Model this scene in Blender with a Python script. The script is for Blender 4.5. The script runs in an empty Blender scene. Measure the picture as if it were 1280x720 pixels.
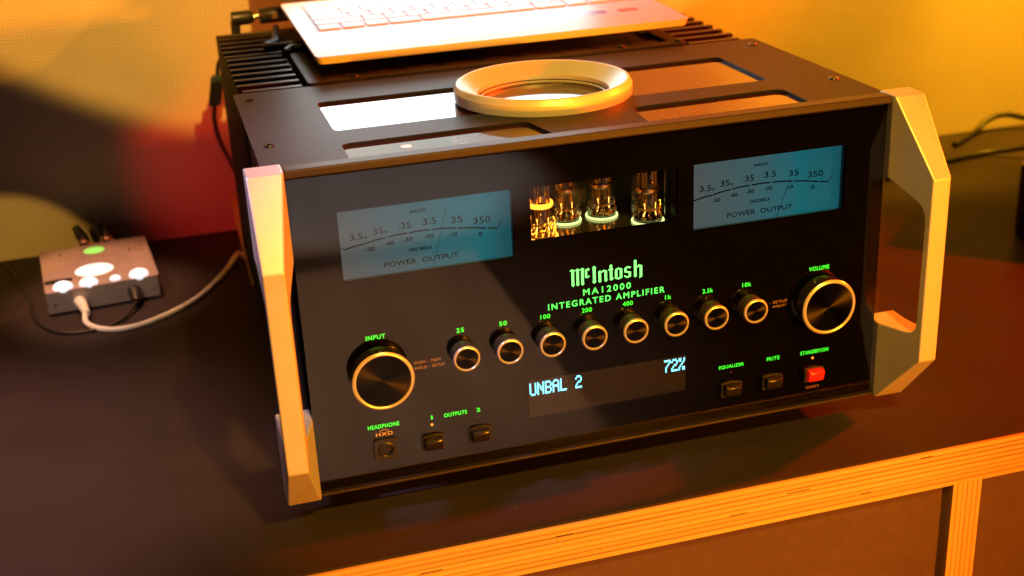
import bpy, bmesh, math, random
from mathutils import Vector, Matrix
from mathutils.geometry import tessellate_polygon
random.seed(7)
R = math.radians
S = 0.001                                   # everything below is laid out in millimetres
C = bpy.context.scene.collection
scn = bpy.context.scene

# ------------------------------------------------------------------ camera
cam_d = bpy.data.cameras.new('camera'); cam = bpy.data.objects.new('camera', cam_d); C.objects.link(cam)
cam_d.sensor_width = 36.0; cam_d.lens = 36.0 * 1612.468 / 1280.0
cam_d.clip_start = 0.02; cam_d.clip_end = 50
cam.location = (-0.261578, -0.733360, 0.438893)
CAM_EULER = (1.18012983, 0.04631540, -0.28013428)
cam.rotation_mode = 'XYZ'; cam.rotation_euler = CAM_EULER
cam_d.dof.use_dof = True; cam_d.dof.focus_distance = 0.84; cam_d.dof.aperture_fstop = 7.5
scn.camera = cam

# ------------------------------------------------------------------ world, exposure
w = bpy.data.worlds.new('World'); scn.world = w; w.use_nodes = True
w.node_tree.nodes['Background'].inputs[0].default_value = (0.009, 0.007, 0.009, 1)
w.node_tree.nodes['Background'].inputs[1].default_value = 1.0
scn.view_settings.view_transform = 'Standard'; scn.view_settings.look = 'None'
scn.view_settings.exposure = 0; scn.view_settings.gamma = 1
scn.render.resolution_x = 1024; scn.render.resolution_y = 576

# ------------------------------------------------------------------ lamps (coloured spots, some inferred from the light, some added for effect)
def spot(name, loc, aim, col, power, half_deg, blend=0.3, size=20):
    d = bpy.data.lights.new(name, 'SPOT'); o = bpy.data.objects.new(name, d); C.objects.link(o)
    d.energy = power; d.color = col; d.spot_size = R(half_deg * 2); d.spot_blend = blend; d.shadow_soft_size = size * S
    a = Vector(loc) * S; b = Vector(aim) * S
    o.location = a; o.rotation_euler = (b - a).to_track_quat('-Z', 'Y').to_euler()
    return o
# warm pale spot from above the listener, orange spot straight ahead, red spot from the right, cool rim from upper left
spot('spot_warm', (60, -980, 1180), (10, 0, 110), (1.0, .54, .05), 92, 11.5, .45, 35)
spot('spot_orange', (620, -1650, 230), (40, -20, -10), (1.0, .27, .003), 245, 12.0, .4, 40)
spot('spot_red', (1450, 40, 640), (130, 130, 110), (1.0, .036, .001), 340, 18, .6, 30)
spot('spot_cool', (-700, -60, 1000), (-205, 60, 206), (.74, .58, 1.0), 46, 7.5, .9, 40)
spot('spot_rose', (-420, 575, 900), (-345, 470, 0), (1.0, .42, .21), 40, 6.5, .5, 20)
spot('spot_rose_front', (-560, 20, 560), (-345, 432, -6), (1.0, .60, .42), 13, 6.5, .6, 20)  # added fill for the converter's dark front face
spot('spot_table', (-700, -60, 1150), (-480, 110, -18), (1.0, .50, .42), 110, 13.5, .9, 40)  # added wash that lifts the table on the left
# pools of light on the wall
spot('wall_spot_yellow', (-42, -300, 900), (-42, 616, 790), (1.0, .50, .07), 76, 36.0, .06, 8)
spot('wall_spot_right', (600, 330, 900), (570, 616, 260), (1.0, .43, .010), 98, 22, .5, 40)
spot('wall_spot_far', (1000, 330, 900), (900, 616, 260), (1.0, .43, .010), 76, 21, .6, 40)
spot('wall_spot_top', (500, 0, 900), (310, 616, 420), (1.0, .10, .002), 95, 19, .9, 30)
spot('wall_spot_orange', (-250, 100, 700), (-400, 616, 365), (1.0, .32, .02), 7, 13, .05, 3)
spot('wall_spot_glow', (-560, 120, 420), (-140, 616, 190), (1.0, .27, .02), 11, 11, .9, 20)
spot('wall_spot_low', (-640, -120, 380), (-430, 616, -50), (1.0, .52, .08), 15, 6.2, .15, 6)
spot('wall_spot_red', (-480, 150, 330), (-205, 616, 36), (1.0, .03, .03), 7, 11.0, 1.0, 10)
# added lamps pooling on the unseen floor, to be mirrored in the glass front
spot('floor_spot_warm', (0, -1880, 1500), (0, -1880, -770), (1.0, .66, .42), 820, 24, .9, 20)
spot('floor_spot_cool', (300, -3050, 1500), (300, -3050, -770), (.85, .88, 1.0), 900, 15, .5, 40)
spot('floor_spot_dim', (600, -2400, 1500), (650, -2300, -770), (1.0, .26, .12), 110, 40, .9, 40)

# ------------------------------------------------------------------ materials
MT = {}
def mat(name, col=(.5, .5, .5), rough=.5, metal=0., emit=None, es=0., coat=0., noise=None, bump=None, spec=.5, alpha=None, trans=0.):
    m = bpy.data.materials.new(name); m.use_nodes = True; nt = m.node_tree; p = nt.nodes['Principled BSDF']
    p.inputs['Base Color'].default_value = (*col, 1); p.inputs['Roughness'].default_value = rough; p.inputs['Metallic'].default_value = metal
    p.inputs['Specular IOR Level'].default_value = spec
    p.inputs['Coat Weight'].default_value = coat; p.inputs['Transmission Weight'].default_value = trans
    if emit: p.inputs['Emission Color'].default_value = (*emit, 1); p.inputs['Emission Strength'].default_value = es
    tc = nt.nodes.new('ShaderNodeTexCoord')
    def nz(scale, detail=4, sx=(1, 1, 1)):
        mp = nt.nodes.new('ShaderNodeMapping'); mp.inputs['Scale'].default_value = sx
        n = nt.nodes.new('ShaderNodeTexNoise'); n.inputs['Scale'].default_value = scale; n.inputs['Detail'].default_value = detail
        nt.links.new(tc.outputs['Object'], mp.inputs[0]); nt.links.new(mp.outputs[0], n.inputs[0]); return n
    if noise:                                # (scale, stretch, other colour, low, high)
        n = nz(noise[0], 5, noise[1]); r = nt.nodes.new('ShaderNodeValToRGB')
        r.color_ramp.elements[0].position = noise[3]; r.color_ramp.elements[1].position = noise[4]
        r.color_ramp.elements[0].color = (*col, 1); r.color_ramp.elements[1].color = (*noise[2], 1)
        nt.links.new(n.outputs['Fac'], r.inputs[0]); nt.links.new(r.outputs[0], p.inputs['Base Color'])
    if bump:                                 # (scale, stretch, strength, distance mm)
        n = nz(bump[0], 3, bump[1]); b = nt.nodes.new('ShaderNodeBump'); b.inputs['Strength'].default_value = bump[2]; b.inputs['Distance'].default_value = bump[3] * S
        nt.links.new(n.outputs['Fac'], b.inputs['Height']); nt.links.new(b.outputs[0], p.inputs['Normal'])
    MT[name] = m; return m
U = (1, 1, 1)
mat('alu', (.63, .60, .56), .42, .35, bump=(1600, (1, 1, .3), .30, .05), noise=(90, U, (.58, .55, .51), .35, .75))
mat('alu_ring', (.76, .72, .64), .40, .25, bump=(1500, (1, 1, .1), .08, .05))
mat('anodised', (.030, .026, .028), .46, 0., spec=.09, bump=(2400, U, .35, .05), noise=(25, U, (.036, .031, .033), .35, .7))
mat('trim', (.034, .024, .023), .42, .0, spec=.25, bump=(2400, U, .2, .04))
mat('fin', (.022, .015, .014), .45, .2, bump=(1800, U, .3, .05), noise=(40, U, (.030, .020, .018), .4, .7))
mat('black', (.006, .006, .006), .35)
mat('mask', (.0022, .0018, .0020), .5, spec=0.)
mat('plastic_black', (.012, .011, .011), .38, bump=(1200, U, .15, .04))
mat('rubber', (.010, .010, .010), .6)
mat('chrome', (.80, .78, .74), .12, 1.0)
mat('knob_rim', (.88, .80, .70), .26, .6)
mat('knob_body', (.075, .062, .044), .30, .45, bump=(900, U, .08, .03))
mat('knob_body_big', (.020, .018, .016), .16, .2)
mat('screw', (.03, .026, .026), .25, .8)
mat('white', (.80, .80, .80), .42, bump=(2000, U, .12, .04))
mat('key', (.74, .75, .77), .48, bump=(2000, U, .1, .03))
mat('key_well', (.52, .53, .55), .5)
mat('bezel', (.03, .045, .055), .3)
mat('sticker_blue', (.16, .18, .62), .35); mat('sticker_red', (.60, .16, .14), .35)
mat('cable_white', (.78, .76, .70), .45); mat('cable_black', (.010, .009, .009), .5)
mat('cable_blue', (.02, .045, .05), .4)
mat('gold', (.75, .52, .25), .25, 1.0); mat('copper', (.75, .40, .28), .28, .9)
mat('dac', (.44, .34, .31), .42, .25, bump=(1800, U, .25, .04), noise=(70, U, (.36, .29, .27), .4, .7))
mat('dac_edge', (.50, .48, .45), .36, .6, bump=(1800, U, .25, .04))
mat('wall', (.70, .60, .42), .85, bump=(420, (1, 1, 1), .55, .5), noise=(9, U, (.60, .51, .35), .35, .75))
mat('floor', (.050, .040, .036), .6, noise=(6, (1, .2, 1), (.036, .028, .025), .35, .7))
mat('reflection_sheet', (.34, .26, .20), .6, noise=(8, (1, .15, 1), (.26, .19, .14), .35, .7))
mat('laminate', (.030, .023, .022), .48, spec=.06, bump=(700, U, .10, .05), noise=(14, U, (.038, .029, .028), .35, .75))
mat('drawer', (.115, .058, .040), .45, bump=(1500, U, .2, .05), noise=(120, U, (.100, .050, .034), .35, .7))
mat('ply_light', (.70, .46, .17), .5, noise=(22, (.10, 1, 7), (.50, .29, .10), .32, .72), bump=(300, (.1, 1, 4), .3, .1))
mat('ply_dark', (.26, .11, .030), .55, noise=(24, (.10, 1, 7), (.52, .28, .10), .34, .70), bump=(300, (.1, 1, 4), .3, .1))
mat('ply_light_v', (.70, .46, .17), .5, noise=(26, (5, 1, .22), (.58, .36, .15), .30, .75))
mat('ply_dark_v', (.40, .19, .055), .55, noise=(30, (5, 1, .22), (.55, .31, .12), .35, .75))
mat('wood_strip', (.45, .27, .13), .5, noise=(40, (1, .1, 1), (.33, .18, .08), .35, .7))
mat('paper', (.70, .62, .52), .8)
mat('green', (.01, .05, .01), .5, emit=(.012, 1.0, .030), es=1.9)
mat('green_logo', (.05, .2, .05), .5, emit=(.13, 1.0, .17), es=2.3)
mat('green_text', (.02, .1, .02), .5, emit=(.05, 1.0, .10), es=2.0)
mat('print_tan', (.36, .20, .10), .6); mat('print_yellow', (.70, .45, .05), .6); mat('print_top', (.22, .085, .045), .3)
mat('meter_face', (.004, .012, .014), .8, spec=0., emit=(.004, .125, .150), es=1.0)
mat('meter_ink', (.001, .001, .001), .9, spec=0.)
mat('meter_wall', (.02, .06, .07), .5)
mat('vfd', (.02, .2, .25), .5, emit=(.16, .78, 1.0), es=3.2)
mat('display_back', (.005, .003, .003), .3); mat('display_cell', (.012, .011, .013), .35, spec=.2)
mat('amber', (.3, .1, .02), .4, emit=(1.0, .22, .02), es=3.0)
mat('amber_off', (.10, .02, .01), .4)
mat('red_key', (.55, .02, .012), .22, emit=(.6, .01, .004), es=.35)
mat('button', (.014, .011, .009), .22)
mat('tube_plate', (.070, .062, .040), .38, .6); mat('mica', (.20, .17, .11), .3)
mat('led_green', (.2, .3, .1), .5, emit=(.78, 1.0, .34), es=1.5)
mat('led_orange', (.3, .1, .02), .5, emit=(1.0, .27, .02), es=5.5)
mat('heater', (.4, .15, .02), .5, emit=(1.0, .50, .10), es=5.0)
mat('tube_floor', (.30, .27, .22), .14, .9)
mat('tube_board', (.05, .055, .035), .45)
mat('relay_red', (.45, .02, .03), .4)
mat('ball_white', (.8, .8, .8), .3, emit=(.88, .91, 1.0), es=.95)
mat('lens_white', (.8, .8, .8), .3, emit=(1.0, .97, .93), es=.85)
mat('lens_green', (.3, .8, .3), .3, emit=(.22, 1.0, .12), es=.6)
mat('screen', (.1, .1, .1), .4, emit=(.80, .96, 1.0), es=8.8)
mat('screen_band', (.1, .1, .1), .4, emit=(.70, .93, .95), es=1.7)

def glassy(name, tint, ior=1.5, rough=0.0, boost=1.0):
    m = bpy.data.materials.new(name); m.use_nodes = True; nt = m.node_tree; nt.nodes.clear()
    o = nt.nodes.new('ShaderNodeOutputMaterial'); mx = nt.nodes.new('ShaderNodeMixShader'); t = nt.nodes.new('ShaderNodeBsdfTransparent')
    g = nt.nodes.new('ShaderNodeBsdfGlossy'); f = nt.nodes.new('ShaderNodeFresnel'); f.inputs[0].default_value = ior
    t.inputs[0].default_value = (*tint, 1); g.inputs['Roughness'].default_value = rough
    ge = nt.nodes.new('ShaderNodeNewGeometry'); sb = nt.nodes.new('ShaderNodeMath'); sb.operation = 'SUBTRACT'; sb.inputs[0].default_value = 1.0; ml = nt.nodes.new('ShaderNodeMath'); ml.operation = 'MULTIPLY'
    nt.links.new(ge.outputs['Backfacing'], sb.inputs[1]); nt.links.new(sb.outputs[0], ml.inputs[0]); nt.links.new(f.outputs[0], ml.inputs[1])   # reflect where light enters, not again on leaving
    nt.links.new(ml.outputs[0], mx.inputs[0]); nt.links.new(t.outputs[0], mx.inputs[1]); nt.links.new(g.outputs[0], mx.inputs[2]); nt.links.new(mx.outputs[0], o.inputs[0])
    if boost != 1.0 or name == 'tube_glass':       # hand-blown unevenness
        tc = nt.nodes.new('ShaderNodeTexCoord'); n = nt.nodes.new('ShaderNodeTexNoise'); n.inputs['Scale'].default_value = 260; b = nt.nodes.new('ShaderNodeBump'); b.inputs['Strength'].default_value = .9; b.inputs['Distance'].default_value = .0012
        nt.links.new(tc.outputs['Object'], n.inputs[0]); nt.links.new(n.outputs['Fac'], b.inputs['Height']); nt.links.new(b.outputs[0], g.inputs['Normal']); nt.links.new(b.outputs[0], f.inputs['Normal'])
    MT[name] = m
glassy('glass', (.95, .95, .96), 1.62, .012)
glassy('tube_glass', (.95, .90, .78), 1.9, .03, 1)
mat('top_glass', (.034, .010, .007), .045, spec=.5)

# grey reflection haze painted into the dial's glow, teal at the far end
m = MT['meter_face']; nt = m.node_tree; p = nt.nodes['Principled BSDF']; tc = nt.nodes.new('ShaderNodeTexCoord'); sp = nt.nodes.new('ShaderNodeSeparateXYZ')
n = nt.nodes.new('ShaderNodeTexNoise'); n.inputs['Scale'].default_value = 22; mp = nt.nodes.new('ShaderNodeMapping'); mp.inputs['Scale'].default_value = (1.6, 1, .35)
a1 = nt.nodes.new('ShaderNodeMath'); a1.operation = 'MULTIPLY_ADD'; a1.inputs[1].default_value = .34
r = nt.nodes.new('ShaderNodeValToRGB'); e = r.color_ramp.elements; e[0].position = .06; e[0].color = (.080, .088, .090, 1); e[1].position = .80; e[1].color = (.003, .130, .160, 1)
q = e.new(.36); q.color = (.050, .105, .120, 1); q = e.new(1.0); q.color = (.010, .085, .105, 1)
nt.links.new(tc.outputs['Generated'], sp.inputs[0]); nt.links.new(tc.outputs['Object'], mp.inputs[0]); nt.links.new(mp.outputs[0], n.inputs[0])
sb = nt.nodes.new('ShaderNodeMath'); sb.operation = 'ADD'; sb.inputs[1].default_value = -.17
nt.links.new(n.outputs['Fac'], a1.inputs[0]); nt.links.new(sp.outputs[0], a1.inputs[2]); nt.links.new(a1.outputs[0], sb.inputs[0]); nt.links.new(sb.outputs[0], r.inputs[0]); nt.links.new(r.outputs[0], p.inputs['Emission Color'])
# cloth-like weave on the wall covering
m = MT['wall']; nt = m.node_tree; p = nt.nodes['Principled BSDF']; old = p.inputs['Base Color'].links[0].from_socket; tc = nt.nodes.new('ShaderNodeTexCoord'); fac = []
for axis in ('X', 'Z'):
    wv = nt.nodes.new('ShaderNodeTexWave'); wv.bands_direction = axis; wv.inputs['Scale'].default_value = 95; wv.inputs['Distortion'].default_value = 3.5; wv.inputs['Detail'].default_value = 2; wv.inputs['Detail Scale'].default_value = .6
    nt.links.new(tc.outputs['Object'], wv.inputs[0]); fac.append(wv.outputs['Fac'])
ad = nt.nodes.new('ShaderNodeMath'); ad.operation = 'MULTIPLY'; nt.links.new(fac[0], ad.inputs[0]); nt.links.new(fac[1], ad.inputs[1])
mr = nt.nodes.new('ShaderNodeMapRange'); mr.inputs['To Min'].default_value = .62; mr.inputs['To Max'].default_value = 1.12; nt.links.new(ad.outputs[0], mr.inputs[0])
mx = nt.nodes.new('ShaderNodeMix'); mx.data_type = 'RGBA'; mx.blend_type = 'MULTIPLY'; mx.inputs[0].default_value = 1.0
nt.links.new(old, mx.inputs[6]); nt.links.new(mr.outputs[0], mx.inputs[7]); nt.links.new(mx.outputs[2], p.inputs['Base Color'])
# dust specks and rubbed patches on the laminate
m = MT['laminate']; nt = m.node_tree; p = nt.nodes['Principled BSDF']; old = p.inputs['Base Color'].links[0].from_socket; tc = nt.nodes.new('ShaderNodeTexCoord')
vo = nt.nodes.new('ShaderNodeTexVoronoi'); vo.inputs['Scale'].default_value = 75; nt.links.new(tc.outputs['Object'], vo.inputs[0])
lt = nt.nodes.new('ShaderNodeMath'); lt.operation = 'LESS_THAN'; lt.inputs[1].default_value = .035; nt.links.new(vo.outputs['Distance'], lt.inputs[0])
n = nt.nodes.new('ShaderNodeTexNoise'); n.inputs['Scale'].default_value = 9; nt.links.new(tc.outputs['Object'], n.inputs[0])
gt = nt.nodes.new('ShaderNodeMath'); gt.operation = 'GREATER_THAN'; gt.inputs[1].default_value = .54; nt.links.new(n.outputs['Fac'], gt.inputs[0])
ml = nt.nodes.new('ShaderNodeMath'); ml.operation = 'MULTIPLY'; nt.links.new(lt.outputs[0], ml.inputs[0]); nt.links.new(gt.outputs[0], ml.inputs[1])
mx = nt.nodes.new('ShaderNodeMix'); mx.data_type = 'RGBA'; mx.inputs[7].default_value = (.16, .14, .12, 1); nt.links.new(ml.outputs[0], mx.inputs[0]); nt.links.new(old, mx.inputs[6]); nt.links.new(mx.outputs[2], p.inputs['Base Color'])
rr = nt.nodes.new('ShaderNodeMapRange'); rr.inputs['To Min'].default_value = .34; rr.inputs['To Max'].default_value = .62; nt.links.new(n.outputs['Fac'], rr.inputs[0]); nt.links.new(rr.outputs[0], p.inputs['Roughness'])
# faint wipe marks on the glass front
m = MT['glass']; nt = m.node_tree; g = [k for k in nt.nodes if k.type == 'BSDF_GLOSSY'][0]; tc = nt.nodes.new('ShaderNodeTexCoord'); n = nt.nodes.new('ShaderNodeTexNoise'); n.inputs['Scale'].default_value = 14; n.inputs['Detail'].default_value = 6
rr = nt.nodes.new('ShaderNodeMapRange'); rr.inputs['From Min'].default_value = .35; rr.inputs['From Max'].default_value = .7; rr.inputs['To Min'].default_value = .004; rr.inputs['To Max'].default_value = .07
nt.links.new(tc.outputs['Object'], n.inputs[0]); nt.links.new(n.outputs['Fac'], rr.inputs[0]); nt.links.new(rr.outputs[0], g.inputs['Roughness'])

# brushed / spun knob caps: fine circular turning marks catch the light as a bow-tie
def spun(name, col):
    m = mat(name, col, .30, 1.0); nt = m.node_tree; p = nt.nodes['Principled BSDF']
    p.inputs['Anisotropic'].default_value = .85
    t = nt.nodes.new('ShaderNodeTangent'); t.direction_type = 'RADIAL'; t.axis = 'Y'; nt.links.new(t.outputs[0], p.inputs['Tangent'])
spun('spun', (.022, .020, .018))

# ------------------------------------------------------------------ mesh helpers
ORG = {}
class MB:
    def __init__(s): s.v = []; s.f = []
    def add(s, vs, fs):
        n = len(s.v); s.v += [tuple(q) for q in vs]; s.f += [tuple(i + n for i in q) for q in fs]; return s
    def box(s, x0, x1, y0, y1, z0, z1):
        return s.add([(x0, y0, z0), (x1, y0, z0), (x1, y1, z0), (x0, y1, z0), (x0, y0, z1), (x1, y0, z1), (x1, y1, z1), (x0, y1, z1)],
                     [(0, 3, 2, 1), (4, 5, 6, 7), (0, 1, 5, 4), (1, 2, 6, 5), (2, 3, 7, 6), (3, 0, 4, 7)])
    def slab(s, outer, holes, f0, f1):
        """2-D outline with holes, extruded between the maps f0 and f1 (each (a, b) -> xyz)"""
        polys = [[Vector((a, b, 0)) for a, b in q] for q in [outer] + holes]
        pts = [q for p in polys for q in p]; n = len(pts)
        tris = tessellate_polygon(polys)
        vs = [f0(q.x, q.y) for q in pts] + [f1(q.x, q.y) for q in pts]
        fs = [tuple(t) for t in tris] + [tuple(i + n for i in reversed(t)) for t in tris]
        k = 0
        for p in polys:
            m = len(p)
            for i in range(m): a, b = k + i, k + (i + 1) % m; fs.append((a, b, b + n, a + n))
            k += m
        return s.add(vs, fs)
    def lathe(s, prof, c=(0, 0, 0), axis='z', n=48, close=False):
        vs = []; fs = []
        for r, h in prof:
            for i in range(n):
                a = 2 * math.pi * i / n; p, q = r * math.cos(a), r * math.sin(a)
                vs.append((c[0] + p, c[1] + q, c[2] + h) if axis == 'z' else (c[0] + p, c[1] + h, c[2] + q) if axis == 'y' else (c[0] + h, c[1] + p, c[2] + q))
        m = len(prof)
        for j in range(m if close else m - 1):
            for i in range(n):
                a = j * n + i; b = j * n + (i + 1) % n; d = ((j + 1) % m) * n
                fs.append((a, b, d + (i + 1) % n, d + i))
        return s.add(vs, fs)
    def tube(s, pts, r, n=10):
        P = [Vector(p) for p in pts]
        rr = r if isinstance(r, (list, tuple)) else [r] * len(P); vs = []; fs = []; up = Vector((0, 0, 1))
        for i, p in enumerate(P):
            t = (P[min(i + 1, len(P) - 1)] - P[max(i - 1, 0)]).normalized()
            a = t.cross(up)
            if a.length < 1e-3: a = t.cross(Vector((1, 0, 0)))
            a.normalize(); b = a.cross(t)
            for k in range(n):
                an = 2 * math.pi * k / n; vs.append(p + (a * math.cos(an) + b * math.sin(an)) * rr[i])
        for i in range(len(P) - 1):
            for k in range(n): fs.append((i * n + k, i * n + (k + 1) % n, (i + 1) * n + (k + 1) % n, (i + 1) * n + k))
        fs.append(tuple(range(n))[::-1]); fs.append(tuple((len(P) - 1) * n + k for k in range(n)))
        return s.add(vs, fs)
    def xf(s, fn): s.v = [tuple(fn(Vector(q))) for q in s.v]; return s
    def build(s, name, m, parent=None, org=None, bevel=0, smooth=False, angle=32):
        o_par = ORG[parent.name] if parent else Vector((0, 0, 0))
        O = Vector(org) if org else o_par
        me = bpy.data.meshes.new(name); me.from_pydata([(Vector(q) - O) * S for q in s.v], [], s.f); me.update()
        bm = bmesh.new(); bm.from_mesh(me); bmesh.ops.remove_doubles(bm, verts=bm.verts, dist=1e-7); bmesh.ops.recalc_face_normals(bm, faces=bm.faces); bm.to_mesh(me); bm.free()
        me.materials.append(MT[m])
        o = bpy.data.objects.new(name, me); C.objects.link(o); o.location = (O - o_par) * S
        if parent: o.parent = parent
        ORG[o.name] = O
        if smooth:
            for p in me.polygons: p.use_smooth = True
            try: me.set_sharp_from_angle(angle=R(angle))
            except Exception: pass
        if bevel:
            b = o.modifiers.new('bevel', 'BEVEL'); b.width = bevel * S; b.segments = 2; b.limit_method = 'ANGLE'; b.angle_limit = R(30)
        return o
def thing(name, label, cat, loc, group=None):
    o = bpy.data.objects.new(name, None); C.objects.link(o); o.location = Vector(loc) * S; o.empty_display_size = .02
    o['label'] = label; o['category'] = cat
    if group: o['group'] = group
    ORG[o.name] = Vector(loc); return o
def tag(o, label, cat, group=None):
    o['label'] = label; o['category'] = cat
    if group: o['group'] = group
    return o
def copy_part(o, parent, shift):
    """a copy of a part (and its sub-parts) moved by shift millimetres"""
    c = o.copy(); C.objects.link(c); c.parent = parent; ORG[c.name] = ORG[o.name] + Vector(shift); c.location = o.location + Vector(shift) * S
    for ch in list(o.children):
        d = ch.copy(); C.objects.link(d); d.parent = c; ORG[d.name] = ORG[ch.name] + Vector(shift)
    return c
def rrect(x0, x1, y0, y1, r, n=5):
    p = []
    for cx, cy, a0 in ((x1 - r, y1 - r, 0), (x0 + r, y1 - r, 90), (x0 + r, y0 + r, 180), (x1 - r, y0 + r, 270)):
        for i in range(n + 1): a = R(a0 + 90 * i / n); p.append((cx + r * math.cos(a), cy + r * math.sin(a)))
    return p
def smoothpts(pts, n=8):
    P = [Vector(p) for p in pts]; P = [2 * P[0] - P[1]] + P + [2 * P[-1] - P[-2]]; out = []
    for i in range(1, len(P) - 2):
        for k in range(n):
            t = k / n; a, b, c, d = P[i - 1:i + 3]
            out.append(.5 * ((2 * b) + (c - a) * t + (2 * a - 5 * b + 4 * c - d) * t * t + (3 * b - a - 3 * c + d) * t ** 3))
    out.append(P[-2]); return out
def text_geo(s, sp=1.0):
    cu = bpy.data.curves.new('t', 'FONT'); cu.body = s; cu.resolution_u = 3; cu.space_character = sp
    o = bpy.data.objects.new('t', cu); C.objects.link(o); bpy.context.view_layer.update()
    dg = bpy.context.evaluated_depsgraph_get(); me = o.evaluated_get(dg).to_mesh()
    v = [tuple(q.co) for q in me.vertices]; f = [tuple(q.vertices) for q in me.polygons]
    o.evaluated_get(dg).to_mesh_clear(); bpy.data.objects.remove(o); bpy.data.curves.remove(cu)
    return v, f
def put_text(mb, s, xc, zc, wd, ht, y, fat=0.0, sp=1.0):
    """flat lettering facing the front, fitted into a box wd x ht centred on xc, zc"""
    v, f = text_geo(s, sp)
    x0 = min(q[0] for q in v); x1 = max(q[0] for q in v); y0 = min(q[1] for q in v); y1 = max(q[1] for q in v)
    kx = wd / (x1 - x0); ky = ht / (y1 - y0)
    for dx in ((-fat, fat) if fat else (0,)):
        for dz in ((-fat, fat) if fat else (0,)):
            mb.add([(xc + (q[0] - (x0 + x1) / 2) * kx + dx, y - (.01 if dx > 0 else 0) - (.02 if dz > 0 else 0), zc + (q[1] - (y0 + y1) / 2) * ky + dz) for q in v], f)
    return mb
def struct(o): o['kind'] = 'structure'; return o

ZT = -18.5; YF = -55.0; YW = 616.0
# ------------------------------------------------------------------ setting
struct(MB().box(-1600, 2200, YW, YW + 40, -770, 1700).build('wall', 'wall'))
struct(MB().box(-3000, 4000, -5200, YW - .5, -790, -770).build('floor', 'floor'))

struct(MB().box(-1500, 470, -2400, -900, -769.9, -766).build('floor', 'reflection_sheet'))   # added pale sheet, unseen, for a straight-edged reflection in the glass
struct(MB().box(-200, 900, -3900, -2520, -769.9, -766).build('floor', 'reflection_sheet'))  # second added sheet, only there to be mirrored in the glass

# ------------------------------------------------------------------ plywood cabinet
cab = thing('plywood_cabinet', 'low sideboard with dark laminate top and exposed striped plywood front edge', 'cabinet', (0, 280, -770))
MB().box(-1100, 1500, YF + 1.5, YW - 1, ZT - 5, ZT).build('laminate_top', 'laminate', cab, bevel=.6)
LAYERS = [3.4, 1.0, 2.6, 1.3, 3.0, 0.9, 2.8, 1.4, 3.2, 1.0, 2.5, 1.2, 3.0, 1.1, 3.6]
z = ZT - 1.2; tot = sum(LAYERS); k = 30.0 / tot
for i, h in enumerate(LAYERS):
    h *= k
    dy = (-.25 if i % 2 == 0 else .05) + random.uniform(-.08, .08)
    MB().box(-1100, 1500, YF + dy - .8, (YF + 1.3) if i < 2 else YF + 200, z - h + .12, z).build('ply', 'ply_light' if i % 2 == 0 else 'ply_dark', cab)
    z -= h
ZB = z
for vx, vl, vz in ((62, 13, -37.6), (104, 17, -29.2), (160, 9, -41.5), (-60, 12, -26.4), (205, 10, -22.6), (-150, 15, -33.5)):
    MB().box(vx, vx + vl, YF - 1.25, YF - .2, vz, vz + .5).build('core_void', 'rubber', cab)
x0 = 234.5; dws = [3.0, 1.2, 3.2, 1.0, 2.6, 1.4, 3.2, 1.0, 2.8, 1.3, 3.0]; kk = 23.0 / sum(dws); x = x0
for i, h in enumerate(dws):
    h *= kk
    MB().box(x + .06, x + h, YF - .5 + (.25 if i % 2 else 0), YF + 150, -770, ZB + .0).build('ply', 'ply_light_v' if i % 2 == 0 else 'ply_dark_v', cab); x += h
for a, b in ((-560, x0 - 4.0), (x0 + 24.5, 1000)):
    MB().box(a, b, YF + 6, YF + 24, -760, ZB - 3.0).build('drawer_front', 'drawer', cab, bevel=.6)
MB().box(-1100, 1500, YF + 160, YW - 2, -770, ZT - 34).build('carcass', 'drawer', cab)

# ------------------------------------------------------------------ amplifier
amp = thing('integrated_amplifier', 'large black glass fronted stereo amplifier with blue meters and silver handles', 'amplifier', (0, 240, ZT))
W2 = 222.25; HI = 200.2; HT = 221.5
# chassis body
body = MB().box(-204, 204, 80, 232, 4, 205).box(-204, -200.4, 17.2, 80, 4, 211).box(200.4, 204, 17.2, 80, 4, 211).box(-200.4, 200.4, 20.5, 80, 4, 130).box(-150, 150, 232, 488, 4, 205)
body.build('chassis', 'anodised', amp, bevel=.8)
for sx in (-1, 1):
    for yy in (60, 430): MB().lathe([(0, 0), (19, 0), (21, 3), (21, 19), (17, 24), (0, 24)], (sx * 160, yy, ZT), 'z', 32).build('foot', 'rubber', amp, smooth=True)
# top plate with four windows
PZ0, PZ1 = 214.6, 216.5
def ccw(p): return p
wins = [rrect(-156, -52, 95, 178, 5), rrect(52, 157, 95, 180, 5),
        [(-157, 17), (-24, 17), (-33, 60)] + [(-36, 63), (-40, 64), (-152, 62), (-156, 60), (-157, 57)],
        [(38, 17), (154, 17), (154, 62), (152, 66), (148, 68), (46, 66), (43, 64), (41, 60)]]
MB().slab(rrect(-211, 211, 12.3, 231, 3), wins + [[(-1.5 + 45.5 * math.cos(2 * math.pi * i / 48), 128 + 45.5 * math.sin(2 * math.pi * i / 48)) for i in range(48)]], lambda a, b: (a, b, PZ1), lambda a, b: (a, b, PZ0)).build('top_plate', 'anodised', amp, bevel=.5)
for q in wins:
    xs = [a for a, b in q]; ys = [b for a, b in q]
    MB().box(min(xs) - 3, max(xs) + 3, max(13, min(ys) - 3), max(ys) + 3, 209.5, 214.5).build('top_window', 'top_glass', amp)
random.seed(3)
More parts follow.
